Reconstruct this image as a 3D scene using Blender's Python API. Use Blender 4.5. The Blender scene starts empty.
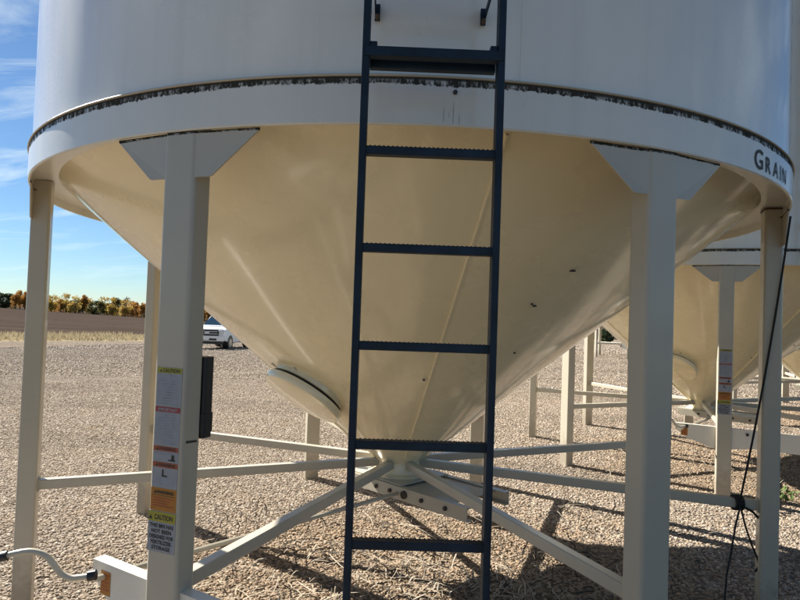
import bpy, bmesh, math, random
from math import sin, cos, pi, radians as R, hypot, atan2, sqrt
from mathutils import Vector, Matrix, noise as mnoise

sc = bpy.context.scene
col = sc.collection
random.seed(7)

# ------------------------------------------------------------------ camera, sky, sun, exposure
CAM_H, F_PX = 1.5612, 608.1
PITCH, ROLL, YAW = R(1.644), R(1.9554), R(-0.4328)
def cam_dir(x, y, z):
    c, s = cos(ROLL), sin(ROLL)
    x, z = x * c - z * s, x * s + z * c
    y, z = y * cos(PITCH) - z * sin(PITCH), y * sin(PITCH) + z * cos(PITCH)
    return Vector((x * cos(YAW) + y * sin(YAW), -x * sin(YAW) + y * cos(YAW), z))
cd = bpy.data.cameras.new('camera')
cam = bpy.data.objects.new('camera', cd); col.objects.link(cam)
rx, fw, up = cam_dir(1, 0, 0), cam_dir(0, 1, 0), cam_dir(0, 0, 1)
cam.matrix_world = Matrix(((rx.x, up.x, -fw.x, 0), (rx.y, up.y, -fw.y, 0), (rx.z, up.z, -fw.z, CAM_H), (0, 0, 0, 1)))
cd.sensor_width = 36.0; cd.lens = F_PX / 800 * 36; cd.clip_start = 0.05; cd.clip_end = 6000
sc.camera = cam

SUN_EL, SUN_AZ = R(37), R(-54)          # azimuth clockwise from +Y
sun_dir = Vector((sin(SUN_AZ) * cos(SUN_EL), cos(SUN_AZ) * cos(SUN_EL), sin(SUN_EL)))
ld = bpy.data.lights.new('sun', 'SUN'); ld.energy = 5.0; ld.angle = R(0.5); ld.color = (1.0, 0.945, 0.86)
sun = bpy.data.objects.new('sun', ld); col.objects.link(sun)
sun.rotation_euler = (-sun_dir).to_track_quat('-Z', 'Y').to_euler()

w = bpy.data.worlds.new('World'); sc.world = w; w.use_nodes = True
nt = w.node_tree; nt.nodes.clear()
def N(tree, t, **k):
    n = tree.nodes.new(t)
    for a, v in k.items():
        if a == 'ins':
            for i, x in v.items(): n.inputs[i].default_value = x
        else: setattr(n, a, v)
    return n
sky = N(nt, 'ShaderNodeTexSky', sky_type='NISHITA', sun_disc=False, sun_elevation=SUN_EL, sun_rotation=SUN_AZ,
        air_density=1.0, dust_density=0.1, ozone_density=3.5, altitude=600)
tc = N(nt, 'ShaderNodeTexCoord')
sep = N(nt, 'ShaderNodeSeparateXYZ'); nt.links.new(tc.outputs['Generated'], sep.inputs[0])
zz = N(nt, 'ShaderNodeMath', operation='ADD', ins={1: 0.18}); nt.links.new(sep.outputs[2], zz.inputs[0])
zm = N(nt, 'ShaderNodeMath', operation='MAXIMUM', ins={1: 0.05}); nt.links.new(zz.outputs[0], zm.inputs[0])
dx = N(nt, 'ShaderNodeMath', operation='DIVIDE'); nt.links.new(sep.outputs[0], dx.inputs[0]); nt.links.new(zm.outputs[0], dx.inputs[1])
dy = N(nt, 'ShaderNodeMath', operation='DIVIDE'); nt.links.new(sep.outputs[1], dy.inputs[0]); nt.links.new(zm.outputs[0], dy.inputs[1])
cmb = N(nt, 'ShaderNodeCombineXYZ'); nt.links.new(dx.outputs[0], cmb.inputs[0]); nt.links.new(dy.outputs[0], cmb.inputs[1])
mp = N(nt, 'ShaderNodeMapping'); mp.inputs['Scale'].default_value = (1.0, 2.4, 1); mp.inputs['Rotation'].default_value = (0, 0, R(-38))
nt.links.new(cmb.outputs[0], mp.inputs[0])
n1 = N(nt, 'ShaderNodeTexNoise', ins={'Scale': 1.5, 'Detail': 8.0, 'Roughness': 0.60, 'Distortion': 0.7}); nt.links.new(mp.outputs[0], n1.inputs['Vector'])
rmp = N(nt, 'ShaderNodeMapRange', ins={'From Min': 0.515, 'From Max': 0.80}); nt.links.new(n1.outputs['Fac'], rmp.inputs[0])
fad = N(nt, 'ShaderNodeMapRange', ins={'From Min': 0.0, 'From Max': 0.12, 'To Max': 0.8}); nt.links.new(sep.outputs[2], fad.inputs[0])
cm = N(nt, 'ShaderNodeMath', operation='MULTIPLY'); nt.links.new(rmp.outputs[0], cm.inputs[0]); nt.links.new(fad.outputs[0], cm.inputs[1])
mix = N(nt, 'ShaderNodeMix', data_type='RGBA'); nt.links.new(cm.outputs[0], mix.inputs['Factor'])
nt.links.new(sky.outputs[0], mix.inputs['A']); mix.inputs['B'].default_value = (13.0, 12.2, 10.8, 1)
bg = N(nt, 'ShaderNodeBackground', ins={'Strength': 0.05}); nt.links.new(mix.outputs['Result'], bg.inputs[0])
wo = N(nt, 'ShaderNodeOutputWorld'); tint = N(nt, 'ShaderNodeMix', data_type='RGBA', blend_type='MULTIPLY'); tint.inputs['Factor'].default_value = 1
nt.links.new(mix.outputs['Result'], tint.inputs['A']); tint.inputs['B'].default_value = (0.50, 0.60, 0.675, 1); nt.links.new(tint.outputs['Result'], bg.inputs[0])
nt.links.new(bg.outputs[0], wo.inputs[0])
sc.view_settings.view_transform = 'Standard'; sc.view_settings.look = 'None'
sc.view_settings.exposure = 1.62; sc.view_settings.gamma = 1.0
sc.cycles.max_bounces = 8; sc.cycles.diffuse_bounces = 5

# ------------------------------------------------------------------ helpers
class MB:
    """collects verts / faces (with material slot) for one mesh object"""
    def __init__(s): s.v, s.f, s.m = [], [], []
    def add(s, vs, fs, mi=0):
        o = len(s.v); s.v += [tuple(p) for p in vs]
        for f in fs: s.f.append(tuple(i + o for i in f)); s.m.append(mi)
        return s
    def box(s, c, size, rot=None, mi=0):
        hx, hy, hz = (d / 2 for d in size)
        P = [Vector((x, y, z)) for z in (-hz, hz) for y in (-hy, hy) for x in (-hx, hx)]
        if rot is not None: P = [rot @ p for p in P]
        P = [p + Vector(c) for p in P]
        return s.add(P, [(0, 2, 3, 1), (4, 5, 7, 6), (0, 1, 5, 4), (2, 6, 7, 3), (0, 4, 6, 2), (1, 3, 7, 5)], mi)
    def prism(s, prof, A, B, U, W, mi=0, caps=True):
        """profile (u,w) swept from A to B, U and W are the cross-section axes"""
        A, B, U, W = Vector(A), Vector(B), Vector(U), Vector(W); n = len(prof)
        vs = [A + U * u + W * q for u, q in prof] + [B + U * u + W * q for u, q in prof]
        fs = [(i, (i + 1) % n, n + (i + 1) % n, n + i) for i in range(n)]
        if caps: fs += [tuple(range(n))[::-1], tuple(range(n, 2 * n))]
        return s.add(vs, fs, mi)
    def tube(s, path, r, n=8, mi=0, taper=None):
        P = [Vector(p) for p in path]; vs = []; T0 = None
        for i, p in enumerate(P):
            t = (P[min(i + 1, len(P) - 1)] - P[max(i - 1, 0)]).normalized()
            if T0 is None:
                u = t.cross(Vector((0, 0, 1)));  u = u if u.length > .1 else t.cross(Vector((1, 0, 0)))
            else: u = T0
            u = (u - t * u.dot(t)).normalized(); T0 = u; q = t.cross(u)
            rr = r if taper is None else r * (1 + (taper - 1) * i / (len(P) - 1))
            vs += [p + u * rr * cos(2 * pi * k / n) + q * rr * sin(2 * pi * k / n) for k in range(n)]
        fs = [(i * n + k, i * n + (k + 1) % n, (i + 1) * n + (k + 1) % n, (i + 1) * n + k) for i in range(len(P) - 1) for k in range(n)]
        fs += [tuple(range(n))[::-1], tuple(range(len(vs) - n, len(vs)))]
        return s.add(vs, fs, mi)
    def lathe(s, prof, n=160, mi=0, closed=False, M=None):
        """profile of (r, z) turned round z"""
        k = len(prof); vs = []
        for i in range(n):
            a = 2 * pi * i / n
            vs += [Vector((r * sin(a), -r * cos(a), z)) for r, z in prof]
        if M is not None: vs = [M @ p for p in vs]
        fs = []
        for i in range(n):
            j = (i + 1) % n
            for q in range(k if closed else k - 1):
                q2 = (q + 1) % k
                fs.append((i * k + q, j * k + q, j * k + q2, i * k + q2))
        return s.add(vs, fs, mi)
    def disc(s, c, r, nrm, n=16, mi=0, d=0.01):
        nrm = Vector(nrm).normalized(); c = Vector(c)
        return s.tube([c, c + nrm * d], r, n, mi)
    def build(s, name, mats, parent=None, smooth=30, bevel=None):
        me = bpy.data.meshes.new(name); me.from_pydata(s.v, [], s.f)
        mats = mats if isinstance(mats, (list, tuple)) else [mats]
        for m in mats: me.materials.append(m)
        if len(mats) > 1: me.polygons.foreach_set('material_index', s.m)
        bm = bmesh.new(); bm.from_mesh(me); bmesh.ops.recalc_face_normals(bm, faces=bm.faces)
        if bevel: bmesh.ops.bevel(bm, geom=[e for e in bm.edges if len(e.link_faces) == 2 and e.calc_face_angle(0) > R(40)], offset=bevel, segments=2, affect='EDGES', profile=.5)
        bm.to_mesh(me); bm.free()
        if smooth: me.shade_smooth(); me.set_sharp_from_angle(angle=R(smooth))
        o = bpy.data.objects.new(name, me); col.objects.link(o)
        if parent: o.parent = parent
        return o

def empty(name, loc=(0, 0, 0), rz=0, parent=None):
    o = bpy.data.objects.new(name, None); col.objects.link(o); o.location = loc; o.rotation_euler = (0, 0, rz)
    o.empty_display_size = .2
    if parent: o.parent = parent
    return o
def tag(o, label=None, cat=None, group=None, kind=None):
    if label: o['label'] = label
    if cat: o['category'] = cat
    if group: o['group'] = group
    if kind: o['kind'] = kind
    return o
def copy_tree(o, parent=None):
    c = o.copy(); col.objects.link(c)
    if parent: c.parent = parent; c.matrix_parent_inverse = o.matrix_parent_inverse.copy()
    for ch in list(o.children): copy_tree(ch, c)
    return c
def text_mesh(s, size, bold=0.0, align='CENTER'):
    cu = bpy.data.curves.new('t', 'FONT'); cu.body = s; cu.size = size; cu.align_x = align; cu.offset = bold; cu.resolution_u = 3
    o = bpy.data.objects.new('t', cu); col.objects.link(o)
    dg = bpy.context.evaluated_depsgraph_get(); me = bpy.data.meshes.new_from_object(o.evaluated_get(dg))
    vs = [v.co.copy() for v in me.vertices]; fs = [tuple(p.vertices) for p in me.polygons]
    bpy.data.objects.remove(o); bpy.data.curves.remove(cu); bpy.data.meshes.remove(me)
    return vs, fs
def rrect(a, b, r, n=4):
    """rounded rectangle, full sizes a x b"""
    out = []
    for cx, cy, a0 in ((a / 2 - r, b / 2 - r, 0), (-a / 2 + r, b / 2 - r, 90), (-a / 2 + r, -b / 2 + r, 180), (a / 2 - r, -b / 2 + r, 270)):
        arc = [(cx + r * cos(R(a0 + 90 * k / n)), cy + r * sin(R(a0 + 90 * k / n))) for k in range(n + 1)]
        t0, t1 = R(a0 - 90), R(a0 + 180); e = .12 * r          # support points keep the flats flat
        out += [(arc[0][0] + e * cos(t0), arc[0][1] + e * sin(t0))] + arc + [(arc[-1][0] + e * cos(t1), arc[-1][1] + e * sin(t1))]
    return out

# ------------------------------------------------------------------ materials
def newmat(name):
    m = bpy.data.materials.new(name); m.use_nodes = True
    t = m.node_tree; b = t.nodes['Principled BSDF']
    return m, t, b
def noise_of(t, vec, scale, detail=4, rough=.55, dist=0):
    n = N(t, 'ShaderNodeTexNoise', ins={'Scale': scale, 'Detail': detail, 'Roughness': rough, 'Distortion': dist})
    t.links.new(vec, n.inputs['Vector']); return n.outputs['Fac']
def maprange(t, v, a, b, c=0., d=1., smooth=False):
    n = N(t, 'ShaderNodeMapRange', ins={'From Min': a, 'From Max': b, 'To Min': c, 'To Max': d})
    if smooth: n.interpolation_type = 'SMOOTHSTEP'
    t.links.new(v, n.inputs[0]); return n.outputs[0]
def mixc(t, f, A, B):
    n = N(t, 'ShaderNodeMix', data_type='RGBA')
    for k, x in (('Factor', f), ('A', A), ('B', B)):
        if hasattr(x, 'is_output'): t.links.new(x, n.inputs[k])
        else: n.inputs[k].default_value = x if k == 'Factor' else (*x[:3], 1)
    return n.outputs['Result']
def math_(t, op, a, b=None, clamp=False):
    n = N(t, 'ShaderNodeMath', operation=op, use_clamp=clamp)
    for i, x in enumerate((a, b)):
        if x is None: continue
        if hasattr(x, 'is_output'): t.links.new(x, n.inputs[i])
        else: n.inputs[i].default_value = x
    return n.outputs[0]
def bump(t, b, h, strength=.2, dist=.01):
    n = N(t, 'ShaderNodeBump', ins={'Strength': strength, 'Distance': dist})
    t.links.new(h, n.inputs['Height']); t.links.new(n.outputs[0], b.inputs['Normal'])
def ramp(t, fac, stops):
    n = N(t, 'ShaderNodeValToRGB'); e = n.color_ramp.elements
    while len(e) > 1: e.remove(e[0])
    e[0].position, e[0].color = stops[0][0], (*stops[0][1], 1)
    for p_, c_ in stops[1:]:
        k = e.new(p_); k.color = (*c_, 1)
    t.links.new(fac, n.inputs[0]); return n.outputs[0]

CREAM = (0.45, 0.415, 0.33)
def paint(name, base=CREAM, rough=.32, coat=.25, wear=.10, dirt=None, streak=0.0, ripple=0.0, mud=False):
    m, t, b = newmat(name); tc = N(t, 'ShaderNodeTexCoord').outputs['Object']
    g = noise_of(t, tc, 2.2, 6, .6)
    c = mixc(t, maprange(t, g, .35, .75, 0, 1), base, tuple(x * (1 - wear) for x in base))
    s = noise_of(t, tc, 55, 3, .6)
    c = mixc(t, maprange(t, s, .70, .80, 0, .28), c, (0.22, .18, .12))         # fine dust specks
    if streak:
        mp_ = N(t, 'ShaderNodeMapping'); mp_.inputs['Scale'].default_value = (14, 14, .35); t.links.new(tc, mp_.inputs[0])
        k = noise_of(t, mp_.outputs[0], 1.0, 5, .65)
        c = mixc(t, maprange(t, k, .5, .78, 0, streak), c, (.30, .27, .21))
    if mud:
        sp = N(t, 'ShaderNodeSeparateXYZ'); t.links.new(tc, sp.inputs[0])
        lv = math_(t, 'SUBTRACT', math_(t, 'MULTIPLY', noise_of(t, tc, 16, 5, .7), .55), sp.outputs[2])
        c = mixc(t, maprange(t, lv, -.06, .16, 0, .55), c, (.20, .155, .105))
        ch = noise_of(t, tc, 26, 6, .8); c = mixc(t, maprange(t, ch, .715, .735, 0, .7), c, (.13, .085, .05))     # chips
    if dirt:
        # dark mould hanging below a seam at height z0: ragged lower edge, broken along the rim
        z0, depth, thr = dirt
        sp = N(t, 'ShaderNodeSeparateXYZ'); t.links.new(tc, sp.inputs[0])
        d = math_(t, 'SUBTRACT', z0, sp.outputs[2])
        mp_ = N(t, 'ShaderNodeMapping'); mp_.inputs['Scale'].default_value = (1, 1, .35); t.links.new(tc, mp_.inputs[0])
        fine = noise_of(t, mp_.outputs[0], 70, 5, .7)
        big = noise_of(t, tc, 2.6, 3, .6)
        reach = math_(t, 'MULTIPLY', math_(t, 'ADD', math_(t, 'MULTIPLY', fine, 1.5), math_(t, 'MULTIPLY', math_(t, 'SUBTRACT', big, thr), 1.6)), depth)
        msk = maprange(t, math_(t, 'SUBTRACT', reach, d), 0, depth * .16, 0, 1)
        gate = maprange(t, noise_of(t, mp_.outputs[0], 48, 6, .8), .34, .50, 0, 1)
        edge = maprange(t, d, depth * .35, depth * .8, 1, 0)
        sx = N(t, 'ShaderNodeSeparateXYZ'); t.links.new(tc, sx.inputs[0])
        edge = math_(t, 'ADD', edge, maprange(t, sx.outputs[0], .2, 1.0, 0, .5), True)
        msk = math_(t, 'MULTIPLY', msk, math_(t, 'MAXIMUM', gate, math_(t, 'MULTIPLY', edge, .97)))
        msk = math_(t, 'MULTIPLY', msk, maprange(t, d, -.002, 0.0, 0, 1))
        rad = N(t, 'ShaderNodeVectorMath', operation='LENGTH'); fl = N(t, 'ShaderNodeVectorMath', operation='MULTIPLY'); fl.inputs[1].default_value = (1, 1, 0)
        t.links.new(tc, fl.inputs[0]); t.links.new(fl.outputs[0], rad.inputs[0])
        msk = math_(t, 'MULTIPLY', msk, maprange(t, rad.outputs['Value'], 2.085, 2.100, 0, 1))      # outer faces only
        c = mixc(t, math_(t, 'MULTIPLY', msk, .95), c, (.014, .014, .011))
        cw = math_(t, 'MULTIPLY', math_(t, 'SUBTRACT', 1.0, msk), coat); t.links.new(cw, b.inputs['Coat Weight'])
        t.links.new(math_(t, 'MULTIPLY', math_(t, 'SUBTRACT', 1.0, msk), .5), b.inputs['Specular IOR Level'])
    t.links.new(c, b.inputs['Base Color'])
    rr = maprange(t, g, .3, .8, rough - .06, rough + .10); t.links.new(rr, b.inputs['Roughness'])
    b.inputs['Coat Weight'].default_value = coat; b.inputs['Coat Roughness'].default_value = .12
    if ripple: bump(t, b, noise_of(t, tc, 3.0, 2, .4), ripple, .02)
    return m
M = {}
M['wall'] = paint('wall_paint', base=(.74, .72, .64), rough=.30, coat=1.0, wear=.06, streak=.14, ripple=.05)
M['band'] = paint('band_paint', base=(.66, .65, .58), rough=.36, coat=.7, wear=.08, streak=.10, dirt=(2.298, .0165, .02))
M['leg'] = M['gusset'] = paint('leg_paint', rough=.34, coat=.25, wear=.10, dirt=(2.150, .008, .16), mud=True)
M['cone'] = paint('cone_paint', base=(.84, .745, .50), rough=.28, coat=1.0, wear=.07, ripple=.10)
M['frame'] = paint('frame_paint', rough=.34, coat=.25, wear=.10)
M['white'] = paint('white_paint', base=(.68, .66, .58), rough=.35, wear=.10)

def plain(name, c, rough=.5, metal=0, var=.25, scale=30, bmp=0):
    m, t, b = newmat(name); tc = N(t, 'ShaderNodeTexCoord').outputs['Object']
    g = noise_of(t, tc, scale, 5, .6)
    t.links.new(mixc(t, maprange(t, g, .3, .7), tuple(x * (1 - var) for x in c), tuple(min(1, x * (1 + var)) for x in c)), b.inputs['Base Color'])
    b.inputs['Roughness'].default_value = rough; b.inputs['Metallic'].default_value = metal
    if bmp: bump(t, b, g, bmp, .004)
    return m
M['navy'] = plain('navy_ladder_paint', (.005, .0165, .031), .52, 0, .40, 14)
M['navy'].node_tree.nodes['Principled BSDF'].inputs['Specular IOR Level'].default_value = .3
M['black'] = plain('black_plastic', (.012, .012, .013), .45, 0, .2, 40)
M['rope'] = plain('black_rope', (.015, .014, .013), .8, 0, .3, 120)
M['rust'] = plain('rust', (.10, .055, .03), .8, 0, .5, 60)
M['drip'] = plain('drip_stain', (.33, .32, .29), .7, 0, .4, 90)
M['bolt'] = plain('bolt_steel', (.06, .055, .05), .55, .6, .3, 80)
M['gap'] = plain('gasket_rubber', (.01, .01, .01), .8)
M['label_white'] = plain('label_white', (.27, .285, .31), .45, 0, .06, 60)
M['label_red'] = plain('label_red', (.28, .035, .035), .45, 0, .1, 60)
M['label_brown'] = plain('label_brown', (.33, .075, .03), .45, 0, .1, 60)
M['label_orange'] = plain('label_orange', (.38, .15, .012), .45, 0, .08, 60)
M['label_yellow'] = plain('label_yellow', (.32, .29, .025), .45, 0, .08, 60)
M['ink'] = plain('label_ink', (.025, .025, .03), .5)
M['grey_ink'] = plain('label_fine_print', (.25, .27, .31), .5)
M['letter'] = plain('letter_black', (.010, .013, .014), .6)

# gravel stones and ground
BINS = [(0.0, 3.9621), (3.73, 7.60), (7.56, 11.34), (11.1, 30.0)]
def worn(t, pos, c):
    mp_ = N(t, 'ShaderNodeMapping'); mp_.inputs['Rotation'].default_value = (0, 0, R(-45)); mp_.inputs['Scale'].default_value = (.10, .75, 1); t.links.new(pos, mp_.inputs[0])
    k = noise_of(t, mp_.outputs[0], 1.0, 5, .6)
    c = mixc(t, maprange(t, k, .50, .68, 0, .42), c, (.15, .125, .10))
    q = noise_of(t, pos, .55, 5, .65)
    return mixc(t, maprange(t, q, .52, .72, 0, .30), c, (.40, .35, .29))
def gravel_ground():
    m, t, b = newmat('gravel_ground')
    pos = N(t, 'ShaderNodeNewGeometry').outputs['Position']
    vo = N(t, 'ShaderNodeTexVoronoi', ins={'Scale': 42.0, 'Randomness': 1.0}); t.links.new(pos, vo.inputs['Vector'])
    vo2 = N(t, 'ShaderNodeTexVoronoi', ins={'Scale': 95.0}); t.links.new(pos, vo2.inputs['Vector'])
    sp = N(t, 'ShaderNodeSeparateColor'); t.links.new(vo.outputs['Color'], sp.inputs[0])
    stone = ramp(t, sp.outputs[0], [(0, (0.169, 0.146, 0.123)), (.3, (0.293, 0.250, 0.204)), (.55, (0.362, 0.316, 0.262)), (.8, (0.424, 0.377, 0.323)), (1, (0.524, 0.485, 0.431))])
    soil = mixc(t, noise_of(t, pos, 24, 6, .7), (0.154, 0.119, 0.085), (0.354, 0.289, 0.212))
    pat = noise_of(t, pos, .7, 5, .6)
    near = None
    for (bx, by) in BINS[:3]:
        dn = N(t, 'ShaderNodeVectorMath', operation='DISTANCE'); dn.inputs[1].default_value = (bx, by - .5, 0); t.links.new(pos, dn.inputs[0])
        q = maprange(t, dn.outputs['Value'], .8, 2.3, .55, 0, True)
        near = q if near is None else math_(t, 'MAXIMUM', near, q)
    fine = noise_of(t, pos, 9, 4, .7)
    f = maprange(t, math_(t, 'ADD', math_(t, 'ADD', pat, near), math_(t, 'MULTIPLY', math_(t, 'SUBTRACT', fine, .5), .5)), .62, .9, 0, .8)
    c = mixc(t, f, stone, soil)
    big = noise_of(t, pos, .16, 4, .6)
    c = mixc(t, maprange(t, big, .42, .62, 0, .35), c, (.25, .22, .19))
    gap = maprange(t, vo.outputs['Distance'], .5, .9, 0, .45)
    c = mixc(t, gap, c, (.09, .07, .055))
    c = mixc(t, maprange(t, noise_of(t, pos, 7, 6, .8), .50, .66, 0, .6), c, (.17, .14, .115))
    wm = N(t, 'ShaderNodeMix', data_type='RGBA', blend_type='MULTIPLY'); wm.inputs['Factor'].default_value = 1; wm.inputs['B'].default_value = (.96, .92, .86, 1)
    t.links.new(worn(t, pos, c), wm.inputs['A'])
    c = mixc(t, .2, wm.outputs['Result'], (.05, .04, .035))
    t.links.new(c, b.inputs['Base Color']); b.inputs['Roughness'].default_value = 1; b.inputs['Specular IOR Level'].default_value = 0
    h = math_(t, 'ADD', math_(t, 'MULTIPLY', vo.outputs['Distance'], -1.0), math_(t, 'MULTIPLY', vo2.outputs['Distance'], -.35))
    h = math_(t, 'ADD', h, math_(t, 'MULTIPLY', noise_of(t, pos, 5.5, 5, .75), 2.2))
    bump(t, b, h, 1.0, .035)
    return m
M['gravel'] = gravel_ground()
def stone_mat():
    m, t, b = newmat('pebble')
    inf = N(t, 'ShaderNodeObjectInfo'); pos = N(t, 'ShaderNodeNewGeometry').outputs['Position']
    c = ramp(t, inf.outputs['Random'], [(0, (0.131, 0.108, 0.089)), (.15, (0.277, 0.231, 0.185)), (.4, (0.370, 0.316, 0.258)), (.6, (0.347, 0.277, 0.223)), (.8, (0.439, 0.389, 0.331)), (.93, (0.501, 0.458, 0.404)), (1, (0.601, 0.570, 0.524))])
    g = noise_of(t, pos, 120, 3, .6)
    c = mixc(t, maprange(t, g, .35, .7, 0, .25), c, (.18, .15, .125))
    c = mixc(t, .14, c, (.325, .275, .22))
    near = None
    for (bx, by) in BINS[:3]:
        dn = N(t, 'ShaderNodeVectorMath', operation='DISTANCE'); dn.inputs[1].default_value = (bx + .4, by - .6, 0); t.links.new(pos, dn.inputs[0])
        q = maprange(t, dn.outputs['Value'], .7, 2.3, 1, 0, True); near = q if near is None else math_(t, 'MAXIMUM', near, q)
    pt = maprange(t, math_(t, 'ADD', math_(t, 'MULTIPLY', near, .35), noise_of(t, pos, 2.2, 5, .7)), .50, .72, 0, .75)
    c = mixc(t, pt, c, (.30, .22, .145))
    wm = N(t, 'ShaderNodeMix', data_type='RGBA', blend_type='MULTIPLY'); wm.inputs['Factor'].default_value = 1; wm.inputs['B'].default_value = (.96, .915, .845, 1)
    t.links.new(worn(t, pos, c), wm.inputs['A']); c = wm.outputs['Result']
    t.links.new(c, b.inputs['Base Color']); b.inputs['Roughness'].default_value = .85; b.inputs['Specular IOR Level'].default_value = .25
    return m
M['pebble'] = stone_mat()
def field_mat():
    m, t, b = newmat('ploughed_soil'); pos = N(t, 'ShaderNodeNewGeometry').outputs['Position']
    mp_ = N(t, 'ShaderNodeMapping'); mp_.inputs['Rotation'].default_value = (0, 0, R(-45)); mp_.inputs['Scale'].default_value = (.05, .8, 1); t.links.new(pos, mp_.inputs[0])
    a = noise_of(t, mp_.outputs[0], 1.0, 6, .65); f = noise_of(t, pos, 1.4, 5, .7)
    c = mixc(t, maprange(t, a, .35, .68), (.034, .026, .021), (.072, .056, .047))
    c = mixc(t, maprange(t, f, .45, .75, 0, .5), c, (.085, .064, .05))
    t.links.new(c, b.inputs['Base Color']); b.inputs['Roughness'].default_value = 1; b.inputs['Specular IOR Level'].default_value = 0
    bump(t, b, f, .6, .12); return m
M['field'] = field_mat()
M['gravel'].node_tree.nodes['Principled BSDF'].inputs['Specular IOR Level'].default_value = 0
M['dark_strip'] = plain('low_bounce_ground', (.075, .06, .045), .95, 0, .35, 3)  # added unseen ground, kept dark to cut bounce light on the leg faces
def leafmat(name, c1, c2):
    m, t, b = newmat(name); inf = N(t, 'ShaderNodeObjectInfo'); g = N(t, 'ShaderNodeNewGeometry')
    k = math_(t, 'ADD', math_(t, 'MULTIPLY', g.outputs['Random Per Island'], .6), math_(t, 'MULTIPLY', inf.outputs['Random'], .4))
    t.links.new(mixc(t, k, c1, c2), b.inputs['Base Color']); b.inputs['Roughness'].default_value = .7
    b.inputs['Specular IOR Level'].default_value = .2
    tr = N(t, 'ShaderNodeBsdfTranslucent'); t.links.new(mixc(t, k, c1, c2), tr.inputs[0])
    ms = N(t, 'ShaderNodeMixShader', ins={0: .3}); t.links.new(b.outputs[0], ms.inputs[1]); t.links.new(tr.outputs[0], ms.inputs[2])
    t.links.new(ms.outputs[0], t.nodes['Material Output'].inputs[0]); return m
M['straw'] = leafmat('dry_straw', (.27, .21, .14), (.68, .61, .49))
M['dry_grass'] = leafmat('dry_grass', (.27, .22, .13), (.42, .36, .24))
M['verge'] = plain('verge_soil', (.27, .22, .13), 1, 0, .3, 2)
for k_ in ('verge', 'dark_strip'): M[k_].node_tree.nodes['Principled BSDF'].inputs['Specular IOR Level'].default_value = 0
M['weed'] = leafmat('green_weed_leaf', (.06, .11, .03), (.14, .20, .06))
M['stem'] = plain('dead_stem', (.05, .04, .03), .9)
M['bark'] = plain('bark', (.10, .075, .055), .95)

# ------------------------------------------------------------------ terrain: one grid cut into gravel yard, dry verge, ploughed field, plus an added dark strip out of view
S2 = sqrt(.5)
def uv_of(x, y): return (-x + y) * S2, (x + y) * S2
def xy_of(u, v): return (v - u) * S2, (v + u) * S2
def ground_z(x, y):
    u, v = uv_of(x, y)
    z = -.033 * max(0, min(u, 57) - 14) if u > 14 else 0
    if u > 15: z *= 1
    if u > 66:                                             # field lifts towards the left
        k = min(1, (u - 66) / 150.)
        side = max(-1, min(1, (-x / max(y, 1) - .53) / .22))
        z += k * (.30 + 1.7 * side) * min(1, u / 250) * 1.0
    return z
us = [-900, -400, -200, -120, -70, -40, -20, -9, -4, -.35, 5, 10, 14, 18, 24, 30, 36, 42, 48, 53, 57, 61, 65, 69, 74, 80, 90, 105, 120, 140, 160, 180, 200, 220, 250, 300, 420, 700, 1200, 2600]
vs_ = [-2600, -1200, -700, -400, -300, -240, -200, -170, -150, -130, -115, -100, -85, -70, -60, -50, -40, -30, -20, -12, -6, 0, 6, 12, 20, 30, 45, 60, 80, 110, 150, 220, 320, 460, 700, 1200, 2600]
bands = {'gravel_yard': MB(), 'unseen_dark_strip': MB(), 'grass_verge': MB(), 'ploughed_field': MB()}
for i in range(len(us) - 1):
    for j in range(len(vs_) - 1):
        uc, vc = (us[i] + us[i + 1]) / 2, (vs_[j] + vs_[j + 1]) / 2
        k = 'unseen_dark_strip' if (-20 < uc < -.35 and -130 < vc < 110) else 'gravel_yard' if -70 < uc < 57 and -130 < vc < 110 else 'grass_verge' if (57 < uc < 69 and -130 < vc < 110) else 'ploughed_field'  # strip outside the view is invented, it shades the front-right faces
        P = []
        for u, v in ((us[i], vs_[j]), (us[i + 1], vs_[j]), (us[i + 1], vs_[j + 1]), (us[i], vs_[j + 1])):
            x, y = xy_of(u, v); P.append((x, y, ground_z(x, y)))
        bands[k].add(P, [(0, 1, 2, 3)])
def weld(o, d=.01):
    bm = bmesh.new(); bm.from_mesh(o.data); bmesh.ops.remove_doubles(bm, verts=bm.verts, dist=d)
    bmesh.ops.recalc_face_normals(bm, faces=bm.faces)
    if sum(f.normal.z for f in bm.faces) < 0: bmesh.ops.reverse_faces(bm, faces=bm.faces)
    bm.to_mesh(o.data); bm.free()
for k, m in (('gravel_yard', 'gravel'), ('unseen_dark_strip', 'dark_strip'), ('grass_verge', 'verge'), ('ploughed_field', 'field')):
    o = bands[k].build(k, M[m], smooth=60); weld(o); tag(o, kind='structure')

# ------------------------------------------------------------------ the hopper bin (all parts in the bin's own frame, ladder on its -y side)
PH = R(1.4073); BX, BY = BINS[0]
def lc(P):
    x, y = P[0] - BX, P[1] - BY
    return Vector((x * cos(PH) + y * sin(PH), -x * sin(PH) + y * cos(PH), P[2]))
def pol(a, r, z): return Vector((r * sin(R(a)), -r * cos(R(a)), z))
ZB, ZT, RB = 2.150, 2.303, 2.120
Z_EAVE = 7.6

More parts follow.
